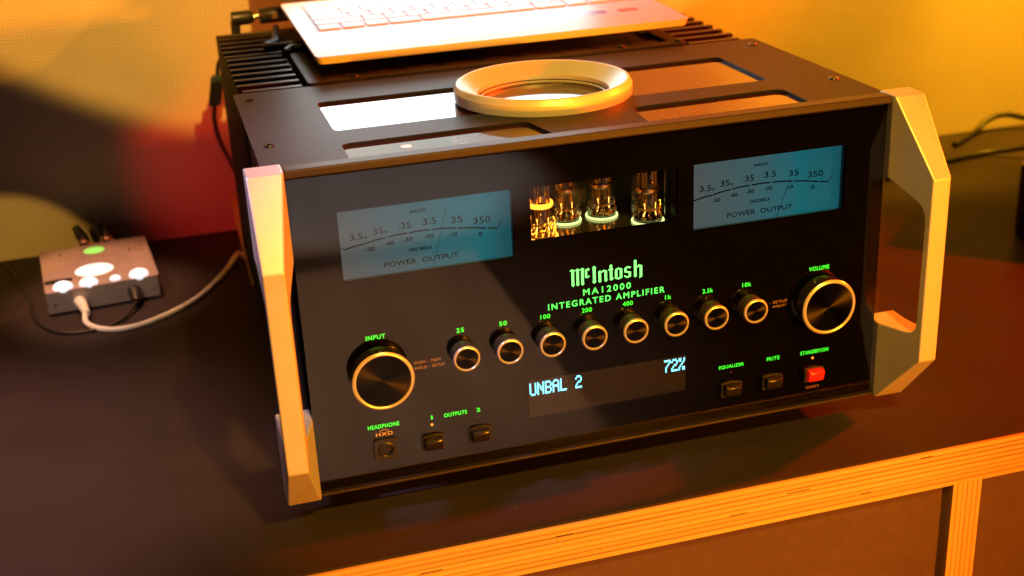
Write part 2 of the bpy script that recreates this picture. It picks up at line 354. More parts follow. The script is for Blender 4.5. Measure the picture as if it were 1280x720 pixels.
def print_rows(x0, x1, y0, y1, n, name='lettering'):
    mb = MB()
    for i in range(n):
        y = y0 + (y1 - y0) * i / max(1, n - 1); x = x0 + random.uniform(0, 6); e = x1 - random.uniform(0, (x1 - x0) * .35)
        while x < e:
            l = random.uniform(1.2, 5.0); mb.add([(x, y, 214.56), (min(x + l, e), y, 214.56), (min(x + l, e), y + 1.15, 214.56), (x, y + 1.15, 214.56)], [(0, 1, 2, 3)]); x += l + random.uniform(.7, 1.4)
    mb.build(name, 'print_top', amp)
print_rows(76, 118, 108, 156, 9); print_rows(104, 140, 116, 146, 5); put = MB()
print_rows(50, 92, 36, 52, 5); print_rows(98, 130, 40, 60, 6); print_rows(-90, -50, 36, 50, 4)
MB().lathe([(0, 214.55), (3.6, 214.55), (3.6, 214.7), (0, 214.7)], (-118, 45, 0), 'z', 20).build('indicator_light', 'white', amp)
for x, y in ((-200.5, 208), (-200.5, 77), (200, 78), (200, 208)):
    sc = MB().lathe([(0, PZ1 - 1.2), (1.6, PZ1 - 1.2), (1.9, PZ1 + .9), (3.2, PZ1 + .9), (3.8, PZ1 - .2)], (x, y, 0), 'z', 20).build('screw', 'screw', amp, smooth=True)
# central silver ring
MB().lathe([(63, 216.6), (63.2, 219), (63.2, 223.6), (61.4, 227.2), (60.2, 227.9), (58.8, 227.6), (49.5, 220.6), (47.0, 219.4), (46.6, 216.5), (44.6, 215.4), (44.6, 214.7), (50, 214.7), (56, 216.6)], (-1.5, 128, 0), 'z', 128, close=True).build('tone_ring', 'alu_ring', amp, smooth=True, angle=24)
MB().lathe([(0, 208), (46, 208), (46, 214.62), (0, 214.62)], (-1.5, 128, 0), 'z', 64).build('ring_window', 'top_glass', amp)
mbt = MB(); put_text(mbt, 'McI', 0, 0, 9, 5, 0); mbt.xf(lambda v: Vector((18 + v.x, 160 + v.z, 214.72))).build('lettering', 'print_yellow', amp)
# trim bar along the top of the glass
MB().box(-HI + .2, HI - .2, .4, 12.0, 216.0, HT).build('top_trim', 'trim', amp, bevel=1.1)
MB().box(-HI + .2, HI - .2, 1.2, 17.1, 0.6, 2.4).build('bottom_trim', 'trim', amp, bevel=.4)
# heat sink fins
for sx in (-1, 1):
    for i in range(13):
        y = 238 + i * 20.0
        a, b = (158, 206) if i else (158, 203)
        zz = 215.8 if i < 7 else 214.6
        MB().box(min(sx * a, sx * b), max(sx * a, sx * b), y, y + 6.5, 6, zz).build('heat_fin', 'fin', amp, bevel=.5)
    MB().box(min(sx * 152, sx * 188), max(sx * 152, sx * 188), 233, 488, 5, 204).build('heat_sink', 'fin', amp)
    for yy in (234, 484): MB().box(min(sx * 152, sx * 206), max(sx * 152, sx * 206), yy - 1.5, yy + 3, 5, 214).build('heat_sink', 'fin', amp, bevel=.4)
# raised vent cover between the fins
MB().slab(rrect(-154, 154, 234, 372, 3), [rrect(-142, 142, 246, 362, 2)], lambda a, b: (a, b, 218.2), lambda a, b: (a, b, 212)).build('vent_frame', 'anodised', amp, bevel=.5)
MB().box(-150, 150, 236, 486, 205.2, 214.5).build('vent_cover', 'fin', amp)
for i in range(9):
    x = -126 + i * 31.5
    MB().box(x - 11, x + 11, 247.5, 263, 214.6, 216.4).build('vent_slat', 'fin', amp, bevel=.4)
for x in (-118, 100, 150):
    MB().lathe([(0, 220.0), (2.6, 220.0), (3.2, 219.2), (3.3, 218.1)], (x, 240.5, 0), 'z', 18).build('screw', 'screw', amp, smooth=True)
MB().box(-204, 204, 488, 492, 6, 206).build('rear_panel', 'fin', amp)

# glass front and the black print behind it
GY0, GY1 = 0.0, 4.0
MB().box(-HI + .1, HI - .1, GY0, GY1, 2.6, 215.8).build('front_glass', 'glass', amp)
MX0, MX1, MZ0, MZ1 = 61.0, 171.0, 144.3, 190.5
TX, TZ0, TZ1 = 49.8, 153.8, 189.8
outer = [(-199.8, 2.8), (199.8, 2.8), (199.8, 215.6), (-199.8, 215.6)]
def rect(a, b, c, d): return [(a, c), (a, d), (b, d), (b, c)]
MB().slab(outer, [rect(-MX1, -MX0, MZ0, MZ1), rect(MX0, MX1, MZ0, MZ1), rect(-TX, TX, TZ0, TZ1)],
          lambda a, b: (a, 5.0, b), lambda a, b: (a, 8.5, b)).build('face_panel', 'mask', amp)
# handles
def handle(sx):
    prof = [(0.2, 221.5), (-1.7, 221.5), (-39.3, 173.5), (-39.3, 42.8), (-1.7, 0), (0.2, 0), (0.2, 57.6)]
    prof += [(-24, 60.5), (-29.5, 62), (-32.6, 65), (-34, 70)]
    prof += [(-34.6, 141), (-33.8, 147), (-31, 152), (-26, 155.0), (0.2, 164.5)]
    xi = lambda y: HI + 9.16 * max(0, -y) / 39.3
    mb = MB().slab(prof, [], lambda y, z: (sx * xi(y), y, z), lambda y, z: (sx * W2, y, z))
    return mb.box(min(sx * HI, sx * W2), max(sx * HI, sx * W2), .2, 17, 0, 57.6).box(min(sx * HI, sx * W2), max(sx * HI, sx * W2), .2, 17, 164.5, 221.5)
for sx in (-1, 1):
    o = handle(sx).build('handle', 'alu', amp, bevel=1.0)

# meters
def meter(cx):
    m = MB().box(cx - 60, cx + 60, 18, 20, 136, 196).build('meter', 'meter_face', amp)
    MB().slab([(cx - 62, 134), (cx + 62, 134), (cx + 62, 198), (cx - 62, 198)], [rect(cx - 57.5, cx + 57.5, 141.5, 193)],
              lambda a, b: (a, 8.6, b), lambda a, b: (a, 17.9, b)).build('meter_frame', 'meter_wall', m)
    ax = [(-52, 163.1), (-50.2, 161.4), (-36.8, 163.6), (-23.2, 165.8), (-9.2, 166.7), (5.7, 166.8), (22.1, 165.5), (41.6, 162.6), (48.1, 161.4), (51.6, 166.5)]
    sc = MB()
    def seg(a, b, wd):
        a = Vector(a); b = Vector(b); d = (b - a).normalized(); n = Vector((-d.y, d.x)) * wd / 2
        sc.add([(cx + q.x, 17.8, q.y) for q in (a + n, a - n, b - n, b + n)], [(0, 1, 2, 3)])
    for i in range(len(ax) - 1):
        a, b = Vector(ax[i]), Vector(ax[i + 1]); d = (b - a).normalized(); g = .55 if 1 < i < 8 else 0
        n = 1 if i in (0, 8) else 4
        if i in (0, 8): seg(a, b, .5 if i == 0 else .5); continue
        # bow the pieces a little so that the scale is a smooth arc
        pts = []
        for t in range(n + 1):
            q = a + d * g * (i > 1) + (b - d * g * (i < 7) - a - d * g * (i > 1)) * t / n
            pts.append((q.x, q.y + .35 * math.sin(math.pi * t / n)))
        for t in range(n): seg(pts[t], pts[t + 1], .95)
    sc.build('scale_arc', 'meter_ink', m)
    tx = MB()
    for s, x, z, wd, h in (('3.5', -42, 168.9, 8.2, 4.0), ('m', -36.3, 167.6, 1.8, 1.1), ('35', -28, 170.8, 6.6, 4.2), ('m', -23.2, 169.4, 1.8, 1.1), ('.35', -11.2, 171.9, 8.0, 4.2), ('3.5', 4.8, 172.6, 8.4, 4.3), ('35', 22.3, 171.3, 7.4, 4.3), ('350', 38.6, 168.6, 11.2, 4.3),
                           ('WATTS', -2.5, 180.3, 10, 1.9), ('-50', -34.2, 159.6, 6, 2.5), ('-40', -21.7, 161.6, 6, 2.5), ('-30', -9.9, 162.5, 6, 2.5), ('-20', 3.7, 162.9, 6, 2.5), ('-10', 19.0, 161.7, 6, 2.5), ('0', 37, 159.4, 2.2, 2.5), ('DECIBELS', -2.2, 155.3, 14, 1.9), ('POWER  OUTPUT', -2.0, 147.7, 48, 3.4)):
        put_text(tx, s, cx + x, z, wd, h, 17.75, .09 if h < 3 else .05)
    tx.build('lettering', 'meter_ink', m)
    a, b = ((4.6, 141.8), (15.6, 180)) if cx < 0 else ((9.5, 142), (19.4, 168))
    nd = MB(); n = .11
    nd.box(-n, n, 16.2, 16.4, 0, 1); L = Vector(b) - Vector(a)
    nd.xf(lambda v: Vector((cx + a[0] + L.x * v.z + v.x, v.y, a[1] + L.y * v.z))).build('needle', 'meter_ink', m)
for cx in (-117, 117): meter(cx)

# valve window: a little stage with four tubes
bay = MB().slab([(-58, 146), (58, 146), (58, 208), (-58, 208)], [rect(-54.5, 54.5, 149, 204)], lambda a, b: (a, 8.6, b), lambda a, b: (a, 74, b)).build('tube_bay', 'black', amp)
MB().box(-54.4, 54.4, 8.7, 74, 147, 149.1).build('bay_floor', 'tube_floor', bay)
MB().box(-58, 58, 74.2, 76, 146, 208).build('bay_wall', 'tube_board', bay)
random.seed(11)
for i in range(16):
    x = random.uniform(-52, 50); zz = random.uniform(152, 190); a = random.uniform(2, 5); b = random.uniform(2, 6)
    MB().box(x, x + a, 68 + random.uniform(0, 3), 74.1, zz, zz + b).build('circuit_component', random.choice(['chrome', 'plastic_black', 'copper', 'relay_red', 'plastic_black', 'gold']), bay, bevel=.3)
MB().box(17, 23.5, 62, 72, 152, 166).build('circuit_component', 'relay_red', bay, bevel=.4)
MB().lathe([(0, 0), (3.0, 0), (3.4, 1), (2.0, 1.2), (1.8, 5), (0, 5)], (-2, 66, 180), 'y', 20).build('circuit_component', 'chrome', bay, smooth=True)
MB().box(51, 53.5, 30, 34, 149.2, 203).build('circuit_component', 'chrome', bay, bevel=.3)
def vtube(x, y, led):
    rt = 11.0
    t = MB().lathe([(rt - 1.2, 0), (rt, 2.0), (rt, 42), (rt - 1.5, 47), (rt - 5, 50.5), (2.2, 52), (1.4, 56), (0, 57)], (x, y, 151.5), 'z', 40).build('vacuum_tube', 'tube_glass', amp, smooth=True, angle=60)
    MB().lathe([(rt - 1.0, 0), (rt - .1, 0), (rt + .15, .5), (rt - .1, 1.3), (rt - .6, 1.5), (rt - 1.0, 1.3)], (x, y, 149.3), 'z', 40, close=True).build('base_light', led, t, smooth=True)
    MB().lathe([(0, 0), (rt - 1.5, 0), (rt - 1.5, 2.1), (0, 2.1)], (x, y, 149.2), 'z', 24).build('socket', 'plastic_black', t)
    for dx in (-3.4, 3.4):
        MB().slab(rrect(x + dx - 2.5, x + dx + 2.5, y - 3.6, y + 3.6, 1.4, 3), [], lambda a, b: (a, b, 160.5), lambda a, b: (a, b, 186)).build('anode', 'tube_plate', t)
    for zz in (158.6, 187.6): MB().lathe([(0, 0), (8.8, 0), (8.8, .7), (0, .7)], (x, y, zz), 'z', 28).build('mica_disc', 'mica', t)
    pins = MB()
    for i in range(9): a = 2 * math.pi * i / 9 + .3; pins.tube([(x + 6.2 * math.cos(a), y + 6.2 * math.sin(a), 151), (x + 6.0 * math.cos(a), y + 6.0 * math.sin(a), 155), (x + 4.4 * math.cos(a), y + 4.4 * math.sin(a), 158.6)], .45, 6)
    pins.build('pin_ring', 'chrome', t, smooth=True)
    for dx in (-3.4, 3.4): MB().tube([(x + dx, y - 3.9, 159.4), (x + dx, y - 3.9, 186)], .45, 6).build('grid_rod', 'gold', t)
    for dx in (-4.6, 4.2): MB().tube([(x + dx, y - 4.4, 154), (x + dx * .8, y - 5, 158), (x + dx * .9, y - 4.6, 163)], .32, 6).build('heater', 'heater', t)
    MB().lathe([(7.6, 0), (8.4, 1.2), (8.4, 3.0), (7.8, 3.6)], (x, y, 170), 'z', 24).build('getter_band', 'gold' if led == 'led_green' else 'led_orange', t, smooth=True)  # on the orange tube the band is made to glow
    cr = MB()
    for i in range(46):
        a = random.uniform(0, 6.283); h = 152 + 9 * random.random() ** 1.6; r_ = 9.4; cr.tube([(x + r_ * math.cos(a), y + r_ * math.sin(a), h), (x + r_ * math.cos(a + .12), y + r_ * math.sin(a + .12), h + random.uniform(.6, 1.8))], random.uniform(.2, .5), 5)
    for i in range(14): a = 2 * math.pi * i / 14; cr.tube([(x + 9.2 * math.cos(a), y + 9.2 * math.sin(a), 151.8), (x + 9.6 * math.cos(a + .1), y + 9.6 * math.sin(a + .1), 154 + 2.5 * random.random())], .4, 5)
    cr.build('glint_bits', 'gold' if led == 'led_green' else 'led_orange', t)  # added bits stand in for sparkles in the glass, glowing on the orange tube
for x, y, l in ((-37.5, 24.5, 'led_orange'), (-13.5, 48, 'led_green'), (12.5, 48, 'led_green'), (37, 25.5, 'led_green')): vtube(x, y, l)

# knobs
def knob(xc, zc, r, yf, big):
    O = (xc, 0, zc)
    k = MB().lathe([(r * .55, .0), (r * .97, -.15), (r * .97, yf + 1.6), (r * .93, yf + .3)], O, 'y', 64).build('knob', 'knob_body_big' if big else 'knob_body', amp, org=O, smooth=True)
    t = r * (.125 if big else .20)
    MB().lathe([(r * .965, yf + 2.0), (r, yf + 1.2), (r - t * .35, yf), (r - t * .75, yf - .1), (r - t, yf + .5), (r - t, yf + 2.0)], O, 'y', 72, close=True).build('knob_rim', 'knob_rim', k, org=O, smooth=True, angle=60)
    MB().lathe([(0.01, yf + .9), (r - t + .02, yf + .9)], O, 'y', 72).build('knob_cap', 'spun', k, org=O, smooth=True)
for i in range(8): knob(-100.2 + 28.63 * i, 87.3, 8.9, -11.0, False)
knob(-154.6, 81.8, 19.9, -12.0, True); knob(154.6, 81.8, 19.9, -12.0, True)

# push buttons, lamps, jack
def button(xc, zc, key, lab=None):
    w_, h_ = 15.0, 11.5
    top = [(xc - w_ / 2, zc - h_ / 2), (xc + w_ / 2, zc - h_ / 2)] + [(xc + w_ / 2 - w_ * i / 8, zc + h_ / 2 - 1.2 + 1.2 * math.sin(math.pi * i / 8)) for i in range(9)]
    inn = [(xc + (a - xc) * .80, zc + (b - zc) * .80) for a, b in top]
    f = MB().slab(top, [inn[::-1]], lambda a, b: (a, -1.2, b), lambda a, b: (a, -.05, b)).build('push_button', 'plastic_black', amp, bevel=.35)
    if lab: f['label'] = lab
    vs = []; n = 10; x0, x1 = xc - w_ * .39, xc + w_ * .39
    kb = MB(); sec = [(-.1, h_ * .385), (-5.4, h_ * .36), (-6.4, h_ * .20), (-5.6, -.1 * h_), (-5.0, -h_ * .30), (-4.2, -h_ * .385), (-.1, -h_ * .385)]
    for j in range(n + 1):
        x = x0 + (x1 - x0) * j / n; bulge = 1.0 - .10 * (2 * j / n - 1) ** 2
        vs += [(x, y * bulge, zc + q) for y, q in sec]
    m = len(sec); fs = [(j * m + i, j * m + (i + 1) % m, (j + 1) * m + (i + 1) % m, (j + 1) * m + i) for j in range(n) for i in range(m)]
    fs += [tuple(range(m)), tuple(n * m + i for i in range(m))[::-1]]
    kb.add(vs, fs).build('button_key', key, f, bevel=.5, smooth=True, angle=40)
for x in (-124.3, -92.6): button(x, 27.2, 'button')
for x in (87.8, 119.0): button(x, 27.2, 'button')
button(151.2, 27.2, 'red_key', 'red standby push button')
jk = MB().slab(rrect(-163.3, -147.9, 20.8, 35.4, 1.6, 4), [[(-155.6 + 4.4 * math.cos(a), 28.1 + 4.4 * math.sin(a)) for a in [-2 * math.pi * i / 24 for i in range(24)]]], lambda a, b: (a, -1.6, b), lambda a, b: (a, -.05, b)).build('headphone_jack', 'plastic_black', amp, bevel=.4)
MB().lathe([(4.2, -1.9), (4.6, -2.2), (5.6, -1.7)], (-155.6, 0, 28.1), 'y', 32).build('jack_collar', 'plastic_black', jk, smooth=True)
MB().lathe([(4.3, -1.5), (4.3, -.3), (0, -.3)], (-155.6, 0, 28.1), 'y', 24).build('jack_hole', 'black', jk)
MB().lathe([(0, -2.4), (.7, -2.2), (.8, -1.7)], (-157.4, 0, 24.0), 'y', 12).build('jack_lamp', 'amber_off', jk)
TY = 4.7
for x, zz, on in ((-123.2, 37.0, 1), (-91.8, 36.8, 0), (152.6, 36.8, 1), (90.0, 36.8, 0)):
    MB().lathe([(0, TY - .1), (.85 if on else .5, TY), (.85 if on else .5, TY + .2)], (x, 0, zz), 'y', 16).build('indicator_light', 'amber' if on else 'amber_off', amp)

# glowing lettering on the glass
def word(s, xc, zc, wd, ht, m='green', fat=.06, name='lettering', sp=1.12): return put_text(MB(), s, xc, zc, wd, ht, TY, fat, sp).build(name, m, amp)
for i, s in enumerate(('25', '50', '100', '200', '400', '1k', '2.5k', '10k')):
    word(s, -100.2 + 28.63 * i, 101.1, (5.0, 5.0, 6.6, 6.8, 7.0, 4.2, 7.4, 6.4)[i], 3.0)
word('INPUT', -154.8, 105.4, 12.4, 3.0); word('VOLUME', 154.4, 104.9, 15.2, 3.0)
word('HEADPHONE', -155, 42.4, 20.6, 2.9); word('OUTPUTS', -107, 42.1, 15.4, 2.8); word('1', -123.0, 42.3, .95, 2.8, fat=.03); word('2', -91.5, 42.1, 2.6, 2.8)
word('EQUALIZER', 90.1, 41.5, 18.6, 2.8); word('MUTE', 121.8, 41.9, 9.6, 2.8); word('STANDBY/ON', 153.7, 41.8, 21.6, 2.8)
word('MA12000', 0, 113.9, 33, 4.3, 'green_text', .11, sp=1.35); word('INTEGRATED AMPLIFIER', -.2, 106.0 + 1.2, 81, 4.2, 'green_text', .11, sp=1.3)
word('PUSH - TRIM', -122.8, 83.2, 17.5, 1.9, 'print_tan', .04); word('HOLD - SETUP', -121.6, 79.4, 20, 1.9, 'print_tan', .04)
word('- SETUP', 124.4, 84.6, 13.5, 1.9, 'print_tan', .04); word('ADJUST', 125.6, 81.2, 11, 1.9, 'print_tan', .04)
word('RESET', 153.6, 14.0, 10.4, 1.9, 'print_tan', .04); word('HXD', -155, 36.5, 11.0, 2.4, 'print_yellow', .08)
arc = MB(); pts = [(-155 + 3.4 * math.cos(R(a)), 37.4 + 1.9 * math.sin(R(a))) for a in range(20, 161, 14)]
for a, b in zip(pts[:-1], pts[1:]): arc.add([(a[0], TY, a[1]), (b[0], TY, b[1]), (b[0], TY, b[1] + .35), (a[0], TY, a[1] + .35)], [(0, 1, 2, 3)])
arc.build('lettering', 'print_yellow', amp)

# black-letter word mark
lg = MB(); B0 = 119.4
def poly(*p): lg.add([(x, TY - .02 * (len(lg.f) % 7), B0 + z) for x, z in p], [tuple(range(len(p)))])
def stem(x, z0, z1, wd=1.75, cut=.75):
    poly((x, z0 + cut * .6), (x + wd * .45, z0), (x + wd, z0 + cut * .6), (x + wd, z1 - cut * .4), (x + wd * .55, z1), (x, z1 - cut))
def dia(x, z, r=1.15): poly((x - r, z), (x, z - r), (x + r, z), (x, z + r))
# M
for x in (-24.2, -20.9, -17.6): stem(x, 0, 11.2)
for x in (-23.3, -20.0, -16.7): dia(x, .75, 1.25)
poly((-25.6, 10.6), (-24.0, 11.9), (-22.2, 11.1), (-22.2, 10.2), (-24.0, 10.4)); poly((-22.6, 10.2), (-20.2, 11.8), (-18.9, 11.2), (-18.9, 10.2), (-20.4, 10.6)); poly((-19.2, 10.2), (-16.9, 11.8), (-15.4, 11.0), (-15.8, 9.9), (-17.2, 10.5))
# raised c
stem(-15.0, 4.4, 10.6, 1.5, .7); poly((-14.4, 9.9), (-13.0, 11.2), (-11.6, 10.2), (-12.6, 9.2), (-13.6, 9.6)); poly((-14.6, 5.0), (-13.4, 4.1), (-11.7, 5.3), (-12.2, 5.8), (-13.4, 5.3))
# I
stem(-9.6, 0, 11.6, 1.9); dia(-8.65, 10.6, 1.45); dia(-8.65, .9, 1.45)
# n
stem(-5.7, 0, 8.0); stem(-1.6, 0, 7.6); poly((-4.4, 7.0), (-2.0, 8.3), (-.3, 7.4), (-1.0, 6.6), (-2.4, 7.0), (-4.2, 6.0)); dia(-4.9, 7.0, 1.25); dia(-4.85, .75, 1.2); dia(-.7, .75, 1.2)
# t
stem(2.1, 0, 10.9, 1.75); poly((.9, 7.3), (4.6, 7.3), (4.3, 8.1), (1.2, 8.1)); poly((2.6, .8), (3.3, 0), (4.9, 1.2), (4.3, 1.8), (3.4, 1.4)); dia(2.95, 10.4, .95)
# o
stem(5.6, .3, 7.8, 1.7, 1.4); stem(9.0, .2, 7.7, 1.7, 1.4); poly((6.4, 7.4), (8.2, 8.3), (10.0, 7.2), (9.2, 6.5), (8.0, 7.1), (6.8, 6.4)); poly((6.2, .9), (8.0, -.2), (9.9, .8), (9.2, 1.5), (8.0, 1.0), (6.8, 1.5))
# s
stem(12.2, 3.8, 7.8, 1.6, .9); stem(15.2, .4, 4.4, 1.6, .9); poly((12.6, 7.2), (14.2, 8.3), (16.8, 7.6), (16.2, 6.5), (14.4, 7.1)); poly((12.6, 4.2), (16.2, 3.0), (16.4, 4.2), (13.0, 5.2)); poly((11.8, 1.4), (14.2, -.1), (16.4, .9), (15.6, 1.6), (14.2, 1.0), (12.4, 2.2))
# h
stem(18.9, 0, 11.8, 1.8); stem(22.9, -.9, 7.6, 1.8); poly((20.4, 6.9), (22.6, 8.3), (24.4, 7.3), (23.6, 6.4), (22.4, 6.9), (20.6, 5.9)); dia(19.8, 11.0, 1.15); dia(19.8, .75, 1.25); poly((22.9, .2), (24.2, .2), (22.6, -1.6))
lg.build('logo', 'green_logo', amp)

# dot-matrix display
DX0, DX1, DZ0, DZ1 = -56.6, 55.8, 29.4, 56.2
disp = MB().box(DX0, DX1, TY, TY + .25, DZ0, DZ1).build('display', 'display_back', amp)
PAT = {'U': '10001 10001 10001 10001 10001 10001 01110', 'N': '10001 11001 10101 10101 10011 10001 10001', 'B': '11110 10001 10001 11110 10001 10001 11110',
       'A': '01110 10001 10001 11111 10001 10001 10001', 'L': '10000 10000 10000 10000 10000 10000 11111', '2': '01110 10001 00001 00110 01000 10000 11111',
       '7': '11111 00001 00010 00100 01000 01000 01000', '%': '11001 11001 00010 00100 01000 10011 10011', ' ': '00000 00000 00000 00000 00000 00000 00000'}
cw = 5.32; cells = MB(); lit = MB()
for r_ in range(2):
    line = ('UNBAL 2           72%' if r_ == 0 else ' ' * 21)[:21]
    for c_ in range(21):
        cx0 = DX0 + .8 + c_ * cw; cz1 = DZ1 - 1.2 - r_ * 11.6
        cells.box(cx0, cx0 + cw - .75, TY - .12, TY - .01, cz1 - 10.6, cz1)
        for j, row in enumerate(PAT[line[c_]].split()):
            for i, ch in enumerate(row):
                if ch == '1': lit.box(cx0 + .06 + i * .90, cx0 + .06 + i * .90 + .86, TY - .3, TY - .14, cz1 - .4 - (j + 1) * 1.32 + .06, cz1 - .4 - j * 1.32)
c = cells.build('display_grid', 'display_cell', disp); lit.build('display_text', 'vfd', disp)

# ------------------------------------------------------------------ laptop on top of the amplifier
LO = Vector((11.5, 256, 226.0)); tilt = R(2.1); yaw = R(.55)
LM = Matrix.Translation(LO) @ Matrix.Rotation(yaw, 4, 'Z') @ Matrix.Rotation(tilt, 4, 'X')
lap = thing('laptop', 'open white laptop lying on top of the amplifier', 'laptop', tuple(LO))
LW, LD, LH = 311.0, 214.0, 6.6
def L(mb, *a, **k): mb.xf(lambda v: LM @ v); return mb.build(*a, **k)
base = L(MB().slab(rrect(-LW / 2, LW / 2, 0, LD, 5, 6), [], lambda a, b: (a, b, LH), lambda a, b: (a + (2.0 if a < 0 else -2.0), 2.2 + b * .985, .3)), 'base', 'white', lap, bevel=1.0)
L(MB().box(-141, 141, 88, 199, LH - .02, LH + .12), 'key_bed', 'key_well', lap)
rows = [(88.5, 17.5, [18.4] * 3 + [26] + [92] + [26] + [18.4] * 3), (108, 17.5, [42] + [18.4] * 10 + [50]), (127, 17.5, [33] + [18.4] * 11 + [38]), (146, 17.5, [28] + [18.4] * 12 + [24]), (165, 17.5, [18.4] * 13 + [34]), (184, 13, [18.2] * 15)]
for y0, h, ws in rows:
    k = 279.0 / sum(ws); x = -139.5
    for w_ in ws:
        w_ *= k
        L(MB().slab(rrect(x + 1.2, x + w_ - 1.2, y0 + .9, y0 + h - .2, 1.2, 2), [], lambda a, b: (a, b, LH + 1.25), lambda a, b: (a, b, LH + .1)), 'key', 'key', lap); x += w_
L(MB().slab(rrect(-54, 54, 12, 80, 3, 4), [], lambda a, b: (a, b, LH + .12), lambda a, b: (a, b, LH - .4)), 'trackpad', 'white', lap)
L(MB().slab(rrect(82, 101, 48, 60, 1, 3), [], lambda a, b: (a, b, LH + .15), lambda a, b: (a, b, LH - .3)), 'sticker', 'sticker_blue', lap)
L(MB().slab(rrect(112, 129, 48, 57, 1, 3), [], lambda a, b: (a, b, LH + .15), lambda a, b: (a, b, LH - .3)), 'sticker', 'sticker_red', lap)
for x in (-120, 120):
    for y in (22, 196): L(MB().lathe([(0, -8 if y > 50 else -6), (6, -8 if y > 50 else -6), (7, .4), (0, .4)], (x, y, 0), 'z', 20), 'foot', 'rubber', lap)
sa = R(16)
SM = Matrix.Translation((0, LD + 1, LH)) @ Matrix.Rotation(-sa, 4, 'X')
def SC(mb): return mb.xf(lambda v: SM @ v)
L(MB().lathe([(0, -118), (4.2, -118), (4.2, 118), (0, 118)], (0, LD + .5, LH - 1.2), 'x', 20), 'hinge', 'bezel', lap, smooth=True)
lid = L(SC(MB().slab(rrect(-LW / 2, LW / 2, 2, 205, 6, 5), [], lambda a, b: (a, 0, b), lambda a, b: (a, 4.5, b))), 'lid', 'bezel', lap, bevel=.8)
L(SC(MB().box(-LW / 2 + 6, LW / 2 - 6, -.35, -.05, 18, 88)), 'screen', 'screen', lid)
L(SC(MB().box(-LW / 2 + 6, LW / 2 - 6, -.35, -.05, 88.05, 199)), 'screen', 'screen_band', lid)

# ------------------------------------------------------------------ small converter on the left
a = Vector((-391.0, 438.0)); b = Vector((-289.0, 447.3)); ang = math.atan2(b.y - a.y, b.x - a.x); DL = (b - a).length; DD = 121.0; DH = 23.0
DO = Vector((a.x, a.y, ZT)); DM = Matrix.Translation(DO) @ Matrix.Rotation(ang, 4, 'Z')
dac = thing('digital_converter', 'small brushed metal audio converter with glowing white buttons', 'audio converter', tuple(DO))
def D(mb, *aa, **k): mb.xf(lambda v: DM @ v); return mb.build(*aa, **k)
D(MB().slab(rrect(0, DL, 0, DD, 3, 4), [[(DL * .46 + 18 * math.cos(-q), 44 + 18 * math.sin(-q)) for q in [2 * math.pi * i / 40 for i in range(40)]]], lambda p, q: (p, q, DH), lambda p, q: (p, q, DH - 2)), 'top_cover', 'dac', dac, bevel=.5)
D(MB().slab(rrect(0, DL, 0, DD, 3, 4), [], lambda p, q: (p, q, DH - 2.05), lambda p, q: (p, q, 2.0)), 'body', 'dac_edge', dac, bevel=.5)
for x, y in ((12, 12), (DL - 12, 12), (12, DD - 12), (DL - 12, DD - 12)): D(MB().lathe([(0, 0), (5, 0), (5, 2.2), (0, 2.2)], (x, y, 0), 'z', 16), 'foot', 'rubber', dac)
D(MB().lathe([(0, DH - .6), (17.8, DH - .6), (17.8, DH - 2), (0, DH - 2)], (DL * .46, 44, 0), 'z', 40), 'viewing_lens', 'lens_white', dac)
D(MB().lathe([(0, DH + 1.2), (6, DH + .9), (10, DH + .05)], (DL * .50, 100, 0), 'z', 32), 'status_lamp', 'lens_green', dac, smooth=True)
for fx, r in ((.16, 9), (.385, 8.5), (.62, 5), (.83, 9)):
    ball = MB()
    ball.lathe([(r * math.cos(R(t)) + .001, r * .62 * math.sin(R(t))) for t in range(-30, 91, 15)], (DL * fx, 8.0, DH + .4), 'z', 28)
    D(ball, 'button', 'ball_white', dac, smooth=True)
for x in (7, DL - 7): D(MB().lathe([(0, -1.0), (1.4, -.8), (1.5, .5)], (x, 0, 11), 'y', 14), 'screw', 'chrome', dac, smooth=True)
random.seed(5)
for x, y, n in ((10, 92, 3), (84, 90, 6)):
    mb = MB()
    for i in range(n):
        px, py = x + random.uniform(0, 12), y + random.uniform(-14, 12); mb.lathe([(0, DH + .12), (1.6, DH + .12), (1.6, DH - .2)], (px, py, 0), 'z', 12)
    D(mb, 'lettering', 'chrome', dac)
D(MB().slab(rrect(0.5, 26, 22, 32, 3, 3), [], lambda p, q: (p, q, DH + .1), lambda p, q: (p, q, DH - .4)), 'slot', 'plastic_black', dac)
for k, (x, dx) in enumerate(((44, -3), (66, -2))):
    pg = thing('phono_plug', ('black phono plug with copper collar behind the small converter', )[0], 'plug', tuple(DM @ Vector((x, DD, 12))), 'pair of plugs behind the converter')
    D(MB().lathe([(4.6, -2), (6.4, 0), (6.4, 9), (5.0, 10)], (x, DD + .5, 21), 'y', 24), 'collar', 'copper', pg, smooth=True)
    D(MB().tube([(x, DD + 9, 21), (x, DD + 15, 24), (x + dx, DD + 20, 30), (x + dx * 2, DD + 21, 37)], [6.2, 6.0, 5.2, 3.6], 14), 'plug_body', 'plastic_black', pg, smooth=True)

